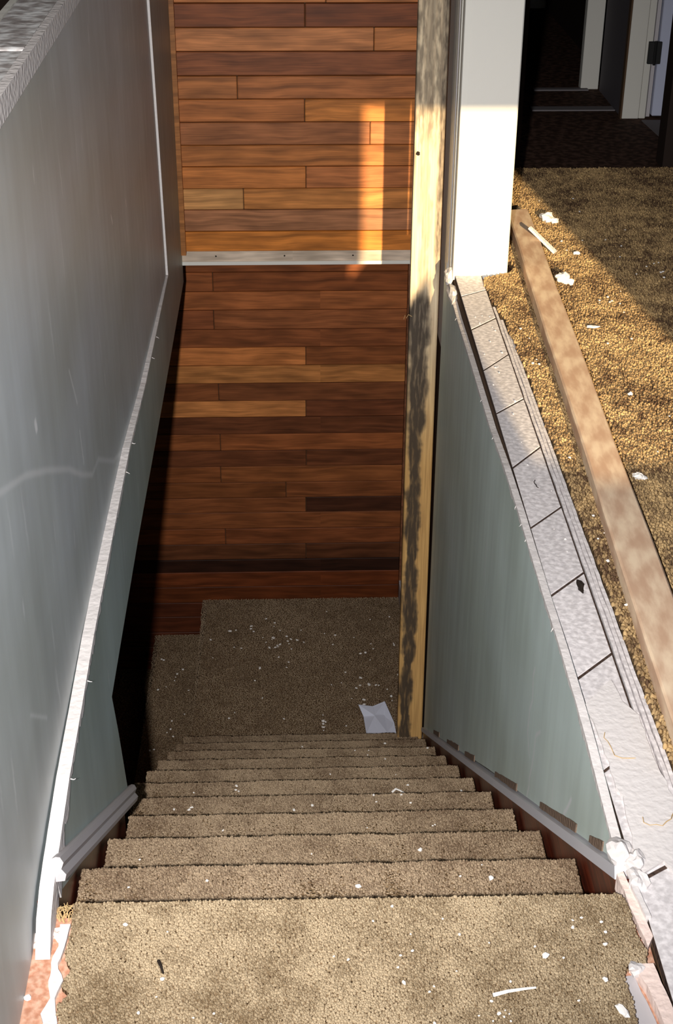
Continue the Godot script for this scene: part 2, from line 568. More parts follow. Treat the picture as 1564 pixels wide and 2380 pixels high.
func room() -> void:
	# wall behind the camera with the sunny window
	var wb := shell("wall_back", "pale wall behind the viewer with one window for the sun")
	for b in [[-2.3, -0.3, 0.525, 2.5], [1.28, -0.3, 3.1, 2.5], [0.525, -0.3, 1.28, 0.76], [0.525, 1.545, 1.28, 2.5]]:
		var st := mb()
		box(st, Vector3(b[0], b[1], 1.9), Vector3(b[2], b[3], 2.02))
		part("wall_panel", st, M.plain_wall, wb)
	var ct := mb()  # sheet added out of view to give the sun patch its slanted edge
	slab(ct, pv([0.962, 1.56, 1.32, 1.56, 1.32, 0.74, 1.245, 0.74]), front_map, 1.885, 1.895)
	tag(part("added_curtain", ct, M.plain_wall, self), "added unseen sheet that cuts the sunlight slantwise at the window behind the viewer", "added_curtain")
	var bd := mb()  # made-up blocker, shaped to cut the lower left corner of the sunlight
	slab(bd, pv([0.5, 0.74, 0.5, 0.79, 0.589, 0.912, 0.656, 1.02, 0.685, 0.74]), front_map, 1.88, 1.895)
	tag(part("added_sill_board", bd, M.pine, self), "added unseen board that shapes the sunlight in the lower corner of the window behind the viewer", "board")
	# right side of the hall with a wide opening for daylight
	var wr := shell("wall_hall_side", "pale outer wall of the hall with a wide window opening")
	for b in [[-0.3, -7.5, 2.5, -0.4], [-0.3, 1.6, 2.5, 1.9], [-0.3, -0.4, 0.6, 1.6], [2.3, -0.4, 2.5, 1.6]]:
		var st := mb()
		box(st, Vector3(3.0, b[0], b[1]), Vector3(3.1, b[2], b[3]))
		part("wall_panel", st, M.plain_wall, wr)
	solid("ceiling", "plain pale ceiling over the stairwell and hall", Vector3(-2.4, 2.5, -7.6), Vector3(3.1, 2.6, 2.02), M.ceiling, "ceiling")
	solid("wall_side_room", "dark far wall of the room beyond the half wall", Vector3(-2.4, -3.0, -4.2), Vector3(-2.3, 2.5, 2.02), M.shade_dark_wall)
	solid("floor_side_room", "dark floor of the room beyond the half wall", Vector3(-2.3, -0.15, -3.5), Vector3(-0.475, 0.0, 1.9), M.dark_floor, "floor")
	solid("wall_side_room_end", "dark end wall of the room beyond the half wall", Vector3(-2.3, -0.3, -3.62), Vector3(-0.44, 2.5, -3.515), M.shade_dark_wall)
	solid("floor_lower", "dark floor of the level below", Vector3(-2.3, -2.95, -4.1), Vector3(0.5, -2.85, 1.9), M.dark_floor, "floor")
	solid("wall_lower_near", "dark wall under the upper floor at the near side", Vector3(-2.3, -2.85, 0.6), Vector3(0.5, -0.15, 0.7), M.shade_dark_wall)
	# floors: under the viewer, under the hall
	var fl := shell("floor", "bare screed and subfloor at the head of the stairs", "floor")
	var st := mb()
	box(st, Vector3(-0.475, -0.25, 0.012), Vector3(0.47, -0.012, 1.9))
	part("subfloor", st, M.pink, fl)
	st = mb()
	box(st, Vector3(0.474, -0.3, -3.6), Vector3(3.0, -0.012, 1.9))
	part("hall_subfloor", st, M.dark_floor, fl)
	st = mb()
	box(st, Vector3(0.474, -0.3, -7.5), Vector3(3.0, -0.004, -3.6))
	part("back_hall_floor", st, M.dark_floor, fl)

# ------------------------------------------------------------------ left wall
func left_wall() -> void:
	var w := shell("wall_left", "grey painted half wall left of the stairs with scuffed plasterboard")
	var uv := func(p: Vector2) -> Vector2: return Vector2((0.45 - p.x) / 3.3, (1.04 - p.y) / 1.16)
	# upper sheet, set back; its face lies 2 cm behind the lower sheet at the near end and a little less far away
	var st := mb()
	slab(st, pv([1.88, -0.012, 1.88, 1.03, -2.69, 1.03, -2.75, -0.12, -0.9, 0.0, 0.0, -0.012]), func(p: Vector2, d: float) -> Vector3: return Vector3(-0.375 + 0.008 * p.x + d, p.y, p.x), -0.013, 0.0, uv)
	part("upper_plasterboard", st, M.wall_left, w)
	# lower sheet: band along the floor edge, the triangle over the stairs and the strip up the far end
	var ridge := pv([0.051, 0.024, 0.008, 0.040, -0.036, 0.047, -0.205, 0.062, -0.381, 0.062, -0.569, 0.066, -0.923, 0.053, -1.338, 0.036, -1.791, -0.018, -2.255, -0.052, -2.766, -0.089])
	var p := PackedVector2Array(ridge)
	p.append_array(pv([-2.69, 0.47, -2.606, 1.03, -3.52, 1.03, -3.53, -0.395, -2.326, -0.304, -1.367, -0.222, -0.727, -0.184, -0.773, -0.303, -0.846, -0.535, -0.02, 0.0]))
	st = mb()
	slab(st, p, left_map, -0.018, 0.0, func(q: Vector2) -> Vector2: return Vector2((0.2 - q.x) / 3.8, (1.04 - q.y) / 1.6))
	part("lower_plasterboard", st, M.band, w)
	# its bare gypsum edge, ragged where the paper tore
	var near := pv([0.088, -0.013, 0.066, 0.008])
	near.append_array(ridge)
	st = mb()
	strip(st, near, [0.004, 0.02, 0.05, 0.07, 0.05, 0.018, 0.012, 0.014, 0.011, 0.008, 0.005, 0.004, 0.003], left_map, -0.0185, 0.0015, 3)
	part("torn_edge", st, M.gypsum, w)
	st = mb()
	slab(st, pv([-2.7655, -0.09, -2.6895, 0.47, -2.6055, 1.03, -2.613, 1.03, -2.697, 0.47, -2.773, -0.09]), left_map, -0.0185, 0.001)
	part("bare_edge", st, M.gypsum, w)
	# crumbs of paper sticking out of the torn edge
	for k in 6:
		var i: int = [3, 4, 6, 7, 8, 8][k]
		var q := ridge[i].lerp(ridge[i + 1], fmod(k * 0.37, 1.0))
		var s2 := mb()
		var at := left_map(q + Vector2(0, -0.006), 0.002)
		tube(s2, [at, at + Vector3(0.004, -0.003, -0.002), at + Vector3(0.007, -0.002 - 0.002 * (k % 3), -0.003)], 0.0013, 4, 0.3)
		part("paper_shred", s2, M.gypsum, w)
	# core and back sheet; the rough unfinished top
	st = mb()
	slab(st, pv([1.88, -0.15, 1.88, 1.0, -3.5, 1.0, -3.5, -0.33, -1.0, -0.15]), func(q: Vector2, d: float) -> Vector3: return Vector3(-0.375 + 0.008 * q.x + d, q.y, q.x), -0.08, -0.0135)
	part("wall_core", st, M.raw, w)
	st = mb()
	slab(st, pv([1.88, -0.15, 1.88, 1.033, -3.5, 1.033, -3.5, -0.33]), func(q: Vector2, d: float) -> Vector3: return Vector3(-0.375 + 0.008 * q.x + d, q.y, q.x), -0.094, -0.083)
	part("back_plasterboard", st, M.white, w)
	for seg in [[1.88, -0.6625, 1.030], [-0.6645, -2.6, 1.033]]:
		st = mb()
		slab(st, pv([seg[0], 0.99, seg[0], seg[2] - 0.002, seg[0] - 0.005, seg[2], seg[1] + 0.005, seg[2], seg[1], seg[2] - 0.002, seg[1], 0.99]), func(q: Vector2, d: float) -> Vector3: return Vector3(-0.375 + 0.008 * q.x + d, q.y, q.x), -0.080, -0.014)
		part("top_filler", st, M.stain, w)
	st = mb()
	slab(st, pv([1.88, 1.0, 1.88, 1.034, -2.69, 1.034, -2.69, 1.0]), func(q: Vector2, d: float) -> Vector3: return Vector3(-0.375 + 0.008 * q.x + d, q.y, q.x), -0.0125, 0.0006)
	part("top_edge", st, M.gypsum, w)
	# moulding over the stair skirt and the red-brown skirt board
	var tr := shell("trim_1", "grey moulding over a red brown skirt board on the left of the stairs", "trim")
	var prof := pv([0.0, 0.0, 0.006, 0.003, 0.012, 0.002, 0.016, -0.008, 0.012, -0.02, 0.018, -0.03, 0.015, -0.042, 0.0, -0.044])
	st = mb()
	slab(st, prof, func(q: Vector2, d: float) -> Vector3: return Vector3(face_left(d) + q.x - 0.001, -0.040 + (d + 0.105) * 0.70 + q.y + 0.052, d), -0.862, -0.012)
	part("moulding", st, M.mould, tr)
	st = mb()
	slab(st, pv([0.01, 0.02, -0.87, -0.575, -0.87, -0.98, -0.62, -0.80, 0.01, -0.30]), left_map, -0.045, -0.016)
	part("skirt_board", st, M.skirt, tr)

# ------------------------------------------------------------------ right wall, its block kerb and plaster bits
func right_wall() -> void:
	var w := shell("wall_right", "grey green plasterboard wall on the right of the stairs")
	var uv := func(q: Vector2) -> Vector2: return Vector2((0.2 - q.x) / 3.1, (0.1 - q.y) / 2.1)
	var top := pv([-2.64, -0.037, -2.284, -0.044, -1.97, -0.034, -1.543, -0.026, -1.294, -0.006, -1.087, 0.002, -0.993, 0.002, -0.776, 0.006, -0.59, 0.014, -0.428, 0.015, -0.321, 0.011, -0.171, -0.002, -0.098, -0.006])
	var p := PackedVector2Array(top)
	p.append_array(pv([-0.085, -0.017, -0.521, -0.318, -1.251, -0.815, -2.66, -1.80, -2.66, -0.6]))
	var st := mb()
	slab(st, p, right_map, 0.0, 0.0135, uv)
	part("plasterboard", st, M.wall_right, w)
	# white gypsum edge on top, paper torn
	st = mb()
	strip(st, top, [0.005, 0.006, 0.007, 0.006, 0.008, 0.008, 0.006, 0.009, 0.008, 0.007, 0.009, 0.006, 0.012], right_map, 0.0125, -0.0018, 41)
	part("torn_edge", st, M.gypsum, w)
	for k in 7:
		var q := top[1 + k % 9].lerp(top[2 + k % 9], fmod(k * 0.61, 1.0))
		var s2 := mb()
		var at := right_map(q, -0.001)
		tube(s2, [at, at + Vector3(-0.003, -0.004, 0.002), at + Vector3(-0.005 + 0.002 * (k % 2), -0.007, 0.004 - 0.004 * (k % 3))], 0.0012, 4, 0.3)
		part("paper_shred", s2, M.gypsum, w)
	# bead and crumbled plaster under the white pillar
	st = mb()
	lump(st, Vector3(0.463, -0.03, -2.44), Vector3(0.03, 0.035, 0.12), 5, 0.5)
	lump(st, Vector3(0.460, -0.015, -2.53), Vector3(0.026, 0.05, 0.05), 6, 0.5)
	part("crumbled_plaster", st, M.gypsum, w)
	# solid behind the sheet, down to the level below
	st = mb()
	box(st, Vector3(WALL_R + 0.0142, -2.9, -2.66), Vector3(0.6, -0.30, 0.6))
	part("wall_core", st, M.raw, w)
	st = mb()
	box(st, Vector3(WALL_R + 0.0142, -0.30, -2.66), Vector3(0.4739, -0.012, 0.2))
	part("floor_edge", st, M.raw, w)
	# stretch of wall by the lower landing
	st = mb()
	box(st, Vector3(0.479, -2.9, LOW_Z), Vector3(0.6, -0.32, -2.665))
	part("landing_wall", st, M.shade_dark_wall, w)
	st = mb()
	box(st, Vector3(0.467, -0.32, PANEL_Z), Vector3(0.6, 2.5, -2.662))
	part("upper_return", st, M.plain_wall, w)
	# stair skirt on the right: thin white strip, glue and torn paper left along the wall, red-brown board
	var tr := shell("trim_2", "thin white strip and red brown skirt board on the right of the stairs", "trim")
	var slope := func(z: float) -> float: return -0.019 + (z + 0.085) * 0.6905
	st = mb()
	slab(st, pv([-0.06, slope.call(-0.06) - 0.002, -2.66, slope.call(-2.66) - 0.002, -2.66, slope.call(-2.66) - 0.02, -0.05, slope.call(-0.05) - 0.026]), right_map, -0.009, 0.01)
	part("white_strip", st, M.strip, tr)
	st = mb()
	slab(st, pv([-0.03, slope.call(-0.03) - 0.02, -2.66, slope.call(-2.66) - 0.02, -2.66, slope.call(-2.66) - 0.3, -0.03, slope.call(-0.03) - 0.33]), right_map, -0.002, 0.012)
	part("skirt_board", st, M.skirt, tr)
	for g in [[-0.16, -0.24], [-0.33, -0.62], [-0.86, -1.13], [-1.45, -1.62], [-1.75, -2.0], [-2.2, -2.35]]:
		var z0: float = g[0]; var z1: float = g[1]
		st = mb()
		slab(st, ragged(pv([z0, slope.call(z0) + 0.002, z0, slope.call(z0) + 0.022, z1, slope.call(z1) + 0.017, z1, slope.call(z1) + 0.002, z0 - 0.001, slope.call(z0) + 0.001]), 0.03, 0.002, 60), right_map, -0.0022, 0.001)
		part("glue_patch", st, M.glue, tr)
	# kerb of concrete blocks along the edge of the hall floor
	var kerb := shell("trim_8", "row of pale dusty concrete blocks along the edge of the hall floor", "kerb")
	var jl := [-2.52, -2.332, -2.087, -1.818, -1.568, -1.293, -1.029, -0.775, -0.509, -0.265, -0.022, 0.235, 0.5]
	var jr := [-2.50, -2.382, -2.168, -1.917, -1.648, -1.391, -1.113, -0.855, -0.584, -0.335, -0.069, 0.18, 0.46]
	for i in jl.size() - 1:
		var x0 := 0.4745; var x1 := 0.551
		var g := 0.0034
		var y := 0.0014 + 0.0006 * sin(i * 2.3)
		var q := pv([x0, jl[i] + g, x1, jr[i] + g, x1, jr[i + 1] - g, x0, jl[i + 1] - g])
		st = mb()
		st.set_color(Color.WHITE * rng.randf_range(0.92, 1.0))
		chamfered(st, q, y - 0.07, y, 0.0012)
		part("block", st, M.block, kerb)
	st = mb()
	box(st, Vector3(0.4742, -0.08, -2.5), Vector3(0.5535, 0.0002, 0.6))
	part("mortar_bed", st, M.mortar, kerb)
	# two ridges of old adhesive between the blocks and the carpet
	for k in 3:
		var a := ragged(pv([0.5535 + 0.0085 * k, -2.25 + 0.1 * k, 0.5545 + 0.0085 * k, -1.4, 0.556 + 0.009 * k, -0.6, 0.558 + 0.0105 * k, 0.3]), 0.03, 0.0015, 70 + k)
		var b := PackedVector2Array()
		for q in a:
			b.append(q + Vector2(0.007, 0))
		b.reverse()
		a.append_array(b)
		st = mb()
		slab(st, a, flat_map, -0.012, 0.0015 + 0.0015 * (k % 2))
		part("adhesive_ridge", st, M.block, kerb)
	st = mb()
	slab(st, ragged(pv([0.476, -0.43, 0.53, -0.50, 0.555, -0.40, 0.57, -0.15, 0.56, 0.02, 0.52, -0.06, 0.478, -0.03, 0.49, -0.2, 0.476, -0.43]), 0.02, 0.006, 81), flat_map, -0.002, 0.0062)
	part("plaster_smear", st, M.gypsum, kerb)
	st = mb()
	lump(st, Vector3(0.5335, 0.006, -0.80), Vector3(0.014, 0.012, 0.04), 9, 0.4)
	tag(part("pebble", st, M.splinter, self), "dark pebble lying on the pale blocks of the kerb", "pebble")
	# plaster lump and bead where the kerb meets the head of the stairs
	var bead := base("broken_plaster", "broken white plaster lump and bead at the top right corner of the stairs", "plaster", Vector3(0.475, 0, -0.04))
	st = mb()
	lump(st, Vector3(-0.012, 0.002, -0.045), Vector3(0.036, 0.03, 0.05), 12, 0.35, 12, 8)
	lump(st, Vector3(0.006, 0.002, -0.02), Vector3(0.028, 0.028, 0.045), 13, 0.35, 12, 8)
	lump(st, Vector3(0.002, 0.0, 0.012), Vector3(0.03, 0.026, 0.05), 14, 0.35, 12, 8)
	part("plaster_lump", st, M.gypsum, bead)
	st = mb()
	slab(st, ragged(pv([-0.013, 0.02, -0.004, 0.02, 0.003, 0.09, -0.005, 0.09, -0.013, 0.021]), 0.012, 0.0015, 15), flat_map, -0.02, 0.007)
	part("bead", st, M.gypsum, bead)
	st = mb()
	slab(st, ragged(pv([-0.026, 0.0, -0.016, -0.005, 0.0, 0.12, -0.012, 0.14, -0.026, 0.001]), 0.015, 0.002, 16), flat_map, -0.03, 0.0)
	part("bead", st, M.pinkish, bead)
	var b2 := base("plaster_bead", "flat pinkish white plaster strip beside the torn carpet corner at bottom right", "plaster", Vector3(0.456, 0, 0.17))
	st = mb()
	slab(st, ragged(pv([-0.025, -0.037, 0.006, -0.037, 0.009, -0.02, 0.02, 0.1, 0.022, 0.3, 0.002, 0.3, -0.002, 0.06, -0.01, 0.0, -0.024, -0.036]), 0.014, 0.0015, 17), flat_map, -0.02, 0.005)
	part("bead", st, M.pinkish, b2)
	st = mb()
	lump(st, Vector3(-0.018, 0.002, -0.03), Vector3(0.022, 0.014, 0.026), 18, 0.4)
	part("plaster_lump", st, M.gypsum, b2)
	st = mb()
	slab(st, ragged(pv([-0.034, -0.028, -0.02, -0.03, -0.006, 0.06, 0.002, 0.3, -0.04, 0.3, -0.036, 0.0, -0.035, -0.027]), 0.014, 0.002, 19), flat_map, -0.014, -0.009)
	part("screed_skim", st, M.mould, b2)

# a flat convex block with chamfered top edge; poly in (x, z)
func chamfered(st: SurfaceTool, poly: PackedVector2Array, y0: float, y1: float, c: float) -> void:
	var mid := Vector2.ZERO
	for q in poly:
		mid += q / poly.size()
	var inner := PackedVector2Array()
	for q in poly:
		inner.append(q + (mid - q).normalized() * c * 1.6)
	var mid3 := Vector3(mid.x, (y0 + y1) / 2, mid.y)
	var n := poly.size()
	var f: Array[Vector3] = []
	for q in inner:
		f.append(Vector3(q.x, y1, q.y) - mid3)
	face(st, f, mid3)
	for i in n:
		var a := poly[i]; var b := poly[(i + 1) % n]; var ai := inner[i]; var bi := inner[(i + 1) % n]
		var g: Array[Vector3] = [Vector3(a.x, y1 - c, a.y) - mid3, Vector3(b.x, y1 - c, b.y) - mid3, Vector3(bi.x, y1, bi.y) - mid3, Vector3(ai.x, y1, ai.y) - mid3]
		face(st, g, mid3)
		var h: Array[Vector3] = [Vector3(a.x, y0, a.y) - mid3, Vector3(b.x, y0, b.y) - mid3, Vector3(b.x, y1 - c, b.y) - mid3, Vector3(a.x, y1 - c, a.y) - mid3]
		face(st, h, mid3)

# ------------------------------------------------------------------ planked walls, stud, white pillar
func plank(parent: Node, x0: float, x1: float, y0: float, y1: float, z: float, tone: Color) -> void:
	var st := mb()
	st.set_color(tone)
	box(st, Vector3(x0 + 0.0012, y0 + 0.0012, z - 0.016), Vector3(x1 - 0.0012, y1 - 0.0012, z + rng.randf_range(-0.001, 0.0008)), 0.0022, Vector2(-x0 + rng.randf() * maxf(0.0, 1.1 - (x1 - x0)), y1 + rng.randf() * 0.48))
	part("plank", st, M.plank, parent)

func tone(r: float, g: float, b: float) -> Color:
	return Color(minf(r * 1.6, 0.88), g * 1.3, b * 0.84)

func far_walls() -> void:
	var up := shell("wall_far_upper", "upper wall of orange brown horizontal wood planks across the stairwell")
	var yu := [0.752, 0.67, 0.593, 0.514, 0.436, 0.355, 0.276, 0.197, 0.117, 0.041, -0.038, -0.115, -0.195, -0.271]
	var ju := [0.2, 0.12, 0.05, 0.283, 9.0, -0.184, 0.047, 0.275, 9.0, 0.05, -0.173, 9.0, 9.0]
	var tu := [[.4, .17, .08, .4, .17, .08], [.5, .22, .1, .5, .22, .1], [.22, .08, .04, .20, .07, .036], [.52, .25, .14, .46, .21, .10], [.25, .10, .06, .25, .10, .055],
		[.40, .18, .085, .38, .165, .08], [.42, .18, .08, .52, .23, .08], [.32, .145, .085, .38, .17, .09], [.40, .175, .075, .40, .175, .075], [.50, .215, .085, .42, .18, .09], [.62, .33, .18, .50, .24, .10], [.36, .19, .135, .36, .19, .135], [.52, .22, .065, .5, .21, .06]]
	for i in yu.size() - 1:
		var t: Array = tu[i]
		var j: float = ju[i]
		var end := 0.475
		plank(up, -0.415, minf(j, end), yu[i + 1], yu[i], PANEL_Z, tone(t[0], t[1], t[2]))
		if j < end:
			plank(up, j, end, yu[i + 1], yu[i], PANEL_Z, tone(t[3], t[4], t[5]))
	var st := mb()
	box(st, Vector3(-0.44, -0.318, PANEL_Z - 0.09), Vector3(0.478, 2.5, PANEL_Z - 0.0165))
	part("wall_core", st, M.raw, up)
	st = mb()
	st.set_color(Color(.55, .22, .07))
	slab(st, pv([-0.408, 2.4, -0.408, -0.274, -0.385, -0.274, -0.388, 2.4]), front_map, PANEL_Z - 0.01, PANEL_Z + 0.03)
	part("corner_batten", st, M.plank, up)
	st = mb()
	st.set_color(Color(.95, .78, .62))
	box(st, Vector3(-0.41, -0.312, PANEL_Z - 0.02), Vector3(0.476, -0.272, PANEL_Z - 0.012), 0.001)
	var ps := part("pine_strip", st, M.pine, up)
	for x in [-0.28, -0.03, 0.22]:
		st = mb()
		lump(st, Vector3(x, -0.292, PANEL_Z - 0.0118), Vector3(0.006, 0.006, 0.002), 2, 0.2)
		part("nail_hole", st, M.splinter, ps)
	st = mb()
	box(st, Vector3(-0.41, -0.325, PANEL_Z - 0.088), Vector3(0.476, -0.3115, PANEL_Z - 0.006), 0.001)
	part("white_edge", st, M.white, up)
	# lower wall
	var lo := shell("wall_far_lower", "lower wall of dark red brown horizontal wood planks behind the landing")
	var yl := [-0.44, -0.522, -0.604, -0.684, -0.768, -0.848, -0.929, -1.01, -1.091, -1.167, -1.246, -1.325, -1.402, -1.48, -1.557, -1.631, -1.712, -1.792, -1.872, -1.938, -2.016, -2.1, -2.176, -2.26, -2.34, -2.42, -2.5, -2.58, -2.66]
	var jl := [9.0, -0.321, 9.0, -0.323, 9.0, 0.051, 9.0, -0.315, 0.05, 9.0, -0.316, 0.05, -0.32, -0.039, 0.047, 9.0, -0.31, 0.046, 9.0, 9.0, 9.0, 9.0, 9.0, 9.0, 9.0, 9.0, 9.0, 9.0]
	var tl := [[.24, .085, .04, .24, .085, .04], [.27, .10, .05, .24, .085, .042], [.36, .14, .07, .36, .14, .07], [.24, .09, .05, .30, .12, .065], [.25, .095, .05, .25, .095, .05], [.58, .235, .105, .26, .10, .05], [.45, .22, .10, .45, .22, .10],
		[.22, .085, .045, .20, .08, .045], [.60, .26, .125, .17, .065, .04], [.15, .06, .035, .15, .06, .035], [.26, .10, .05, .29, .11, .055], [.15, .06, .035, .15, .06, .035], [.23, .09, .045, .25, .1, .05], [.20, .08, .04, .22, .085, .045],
		[.22, .085, .045, .07, .03, .02], [.22, .085, .045, .22, .085, .045], [.22, .08, .04, .20, .075, .04], [.12, .05, .03, .10, .04, .025], [.03, .015, .012, .03, .015, .012], [.14, .045, .022, .14, .045, .022], [.11, .035, .018, .11, .035, .018], [.08, .027, .015, .08, .027, .015]]  # bottom rows also darkened for the light falling off down the stairwell
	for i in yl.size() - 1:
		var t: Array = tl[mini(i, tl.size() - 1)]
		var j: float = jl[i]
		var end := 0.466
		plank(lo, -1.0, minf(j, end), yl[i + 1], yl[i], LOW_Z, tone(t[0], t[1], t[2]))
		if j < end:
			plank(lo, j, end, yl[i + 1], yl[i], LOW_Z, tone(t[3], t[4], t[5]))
	st = mb()
	box(st, Vector3(-2.3, -2.9, LOW_Z - 0.12), Vector3(0.6, -0.3, LOW_Z - 0.017))
	part("wall_core", st, M.raw, lo)
	st = mb()
	st.set_color(Color(.3, .12, .06))
	box(st, Vector3(0.466, -2.1, LOW_Z - 0.012), Vector3(0.478, -0.3, LOW_Z + 0.003), 0.001)
	part("corner_batten", st, M.plank, lo)
	st = mb()
	box(st, Vector3(-2.3, -0.32, LOW_Z), Vector3(0.6, -0.29, PANEL_Z - 0.092))
	tag(part("ceiling_lower", st, M.shade_dark_wall, self), "dark underside between the upper and the lower planked wall", "ceiling", "", "structure")
	st = mb()
	box(st, Vector3(0.464, -2.07, -3.95), Vector3(0.478, -1.98, -2.8), 0.002)
	tag(part("baseboard_right", st, M.mould, self), "grey baseboard at the right end of the lower landing", "baseboard", "", "structure")
	# the stained stud
	var stud := base("wall_stud", "upright yellow pine stud with long dark mould stains at the right of the stairs", "stud", Vector3(0.41, -1.892, -2.72))
	st = mb()
	var hh := 4.3
	var q := [[-0.0415, 0.0], [0.0445, 0.0]]
	var y0 := -0.01
	for sgn in [0]:
		var fx := func(x: float, y: float, z: float) -> Vector3: return Vector3(x - 0.0022 * y + (0.004 if x > 0 else 0.0) * (1.0 - y / 2.6), y, z)
		var b := 0.003
		# front (towards the viewer) with the stain picture, chamfers, sides, back
		var uvs := [Vector2(0, 1), Vector2(0, 1.0 - hh / 2.75), Vector2(1, 1.0 - hh / 2.75), Vector2(1, 1)]
		quad(st, fx.call(-0.0395, y0, 0.0), fx.call(-0.0395, hh, 0.0), fx.call(0.0425, hh, 0.0), fx.call(0.0425, y0, 0.0), uvs[0], uvs[1], uvs[2], uvs[3])
		for k in 2:
			var e := -0.0425 if k == 0 else 0.0455
			var i := -0.0395 if k == 0 else 0.0425
			var u := 0.02 if k == 0 else 0.98
			var a1: Vector3 = fx.call(i, y0, 0.0); var a2: Vector3 = fx.call(i, hh, 0.0); var a3: Vector3 = fx.call(e, hh, -b); var a4: Vector3 = fx.call(e, y0, -b)
			var c3: Vector3 = fx.call(e, hh, -0.04); var c4: Vector3 = fx.call(e, y0, -0.04)
			var ub := Vector2(u, 1); var ut := Vector2(u, 1.0 - hh / 2.75)
			if k == 1:
				quad(st, a1, a2, a3, a4, ub, ut, ut, ub)
				quad(st, a4, a3, c3, c4, ub, ut, ut, ub)
			else:
				quad(st, a4, a3, a2, a1, ub, ut, ut, ub)
				quad(st, c4, c3, a3, a4, ub, ut, ut, ub)
		quad(st, fx.call(0.0455, y0, -0.04), fx.call(0.0455, hh, -0.04), fx.call(-0.0425, hh, -0.04), fx.call(-0.0425, y0, -0.04))
	part("timber", st, M.stud, stud)
	st = mb()
	lump(st, Vector3(-0.037, 2.195, 0.001), Vector3(0.012, 0.012, 0.007), 4, 0.3)
	part("knot", st, M.splinter, stud)
	# the white pillar at the end of the kerb
	var wc := shell("wall_end", "white painted wall end standing on the hall floor beside the stud", "pillar")
	st = mb()
	slab(st, pv([0.467, -2.66, 0.467, -2.506, 0.4685, -2.502, 0.4855, -2.499, 0.625, -2.5, 0.6285, -2.504, 0.6285, -2.66]), flat_map, -0.012, 2.5)
	part("wall_body", st, M.white, wc)
	for k in 2:
		st = mb()
		box(st, Vector3(0.4645, -0.03, -2.56 - 0.055 * k), Vector3(0.4675, 2.5, -2.548 - 0.055 * k), 0.001)
		part("corner_bead", st, M.mould if k else M.white, wc)
	solid("wall_hall_near", "wall end between the white pillar and the back hall, its shade put into a dark colour", Vector3(0.60, -0.012, -3.72), Vector3(0.822, 2.5, -3.6), M.shade_dark_wall)

# ------------------------------------------------------------------ stairs
func stairs() -> void:
	var s := base("staircase", "straight flight of stairs covered in worn beige brown carpet", "staircase")
	var spots := PackedVector3Array()
	var ways := PackedVector3Array()
	for n in range(1, 11):
		var x0 := XL
		if n == 4: x0 = -0.391
		if n >= 5: x0 = -0.428
		step(s, n, x0, XR, spots, ways)
	# landing at the foot and the first two steps that turn off to the left
	var st := mb(true)
	rounded_slab(st, pv([-0.43, -2.73, -0.40, -3.90, -0.405, -3.945, -0.39, -3.962, 0.474, -3.963, 0.474, -2.73]), LAND_Y - 0.19, LAND_Y)
	part("lower_landing", st, M.carpet, s)
	st = mb(true)
	rounded_slab(st, pv([-0.66, -2.72, -0.63, -3.90, -0.628, -3.945, -0.61, -3.962, -0.39, -3.963, -0.39, -2.72]), LAND_Y - RISE - 0.19, LAND_Y - RISE)
	part("winder_step", st, M.carpet, s)
	st = mb(true)
	rounded_slab(st, pv([-0.9, -2.72, -0.88, -3.963, -0.62, -3.963, -0.62, -2.72]), LAND_Y - 2 * RISE - 0.19, LAND_Y - 2 * RISE)
	part("winder_step", st, M.carpet, s)
	for y in [LAND_Y, LAND_Y - RISE]:
		var xa := -0.425 if y == LAND_Y else -0.65
		var xb := 0.47 if y == LAND_Y else -0.44
		var gx := 0.0055
		for i in int((xb - xa) / gx):
			for k in int(1.23 / gx):
				var p := Vector3(xa + i * gx + rng.randf() * gx, y - 0.002, -2.74 - k * gx - rng.randf() * gx)
				spots.append(p); ways.append(Vector3.UP)
	pile(s, spots, ways, 0.0024, 0.0044, Color(0.145, 0.095, 0.06), Color(0.36, 0.268, 0.178), func(p: Vector3) -> float:
		var mid := 1.0 - smoothstep(0.12, 0.4, absf(p.x - 0.02))
		return worn(p) * 0.75 + 0.35 * mid)

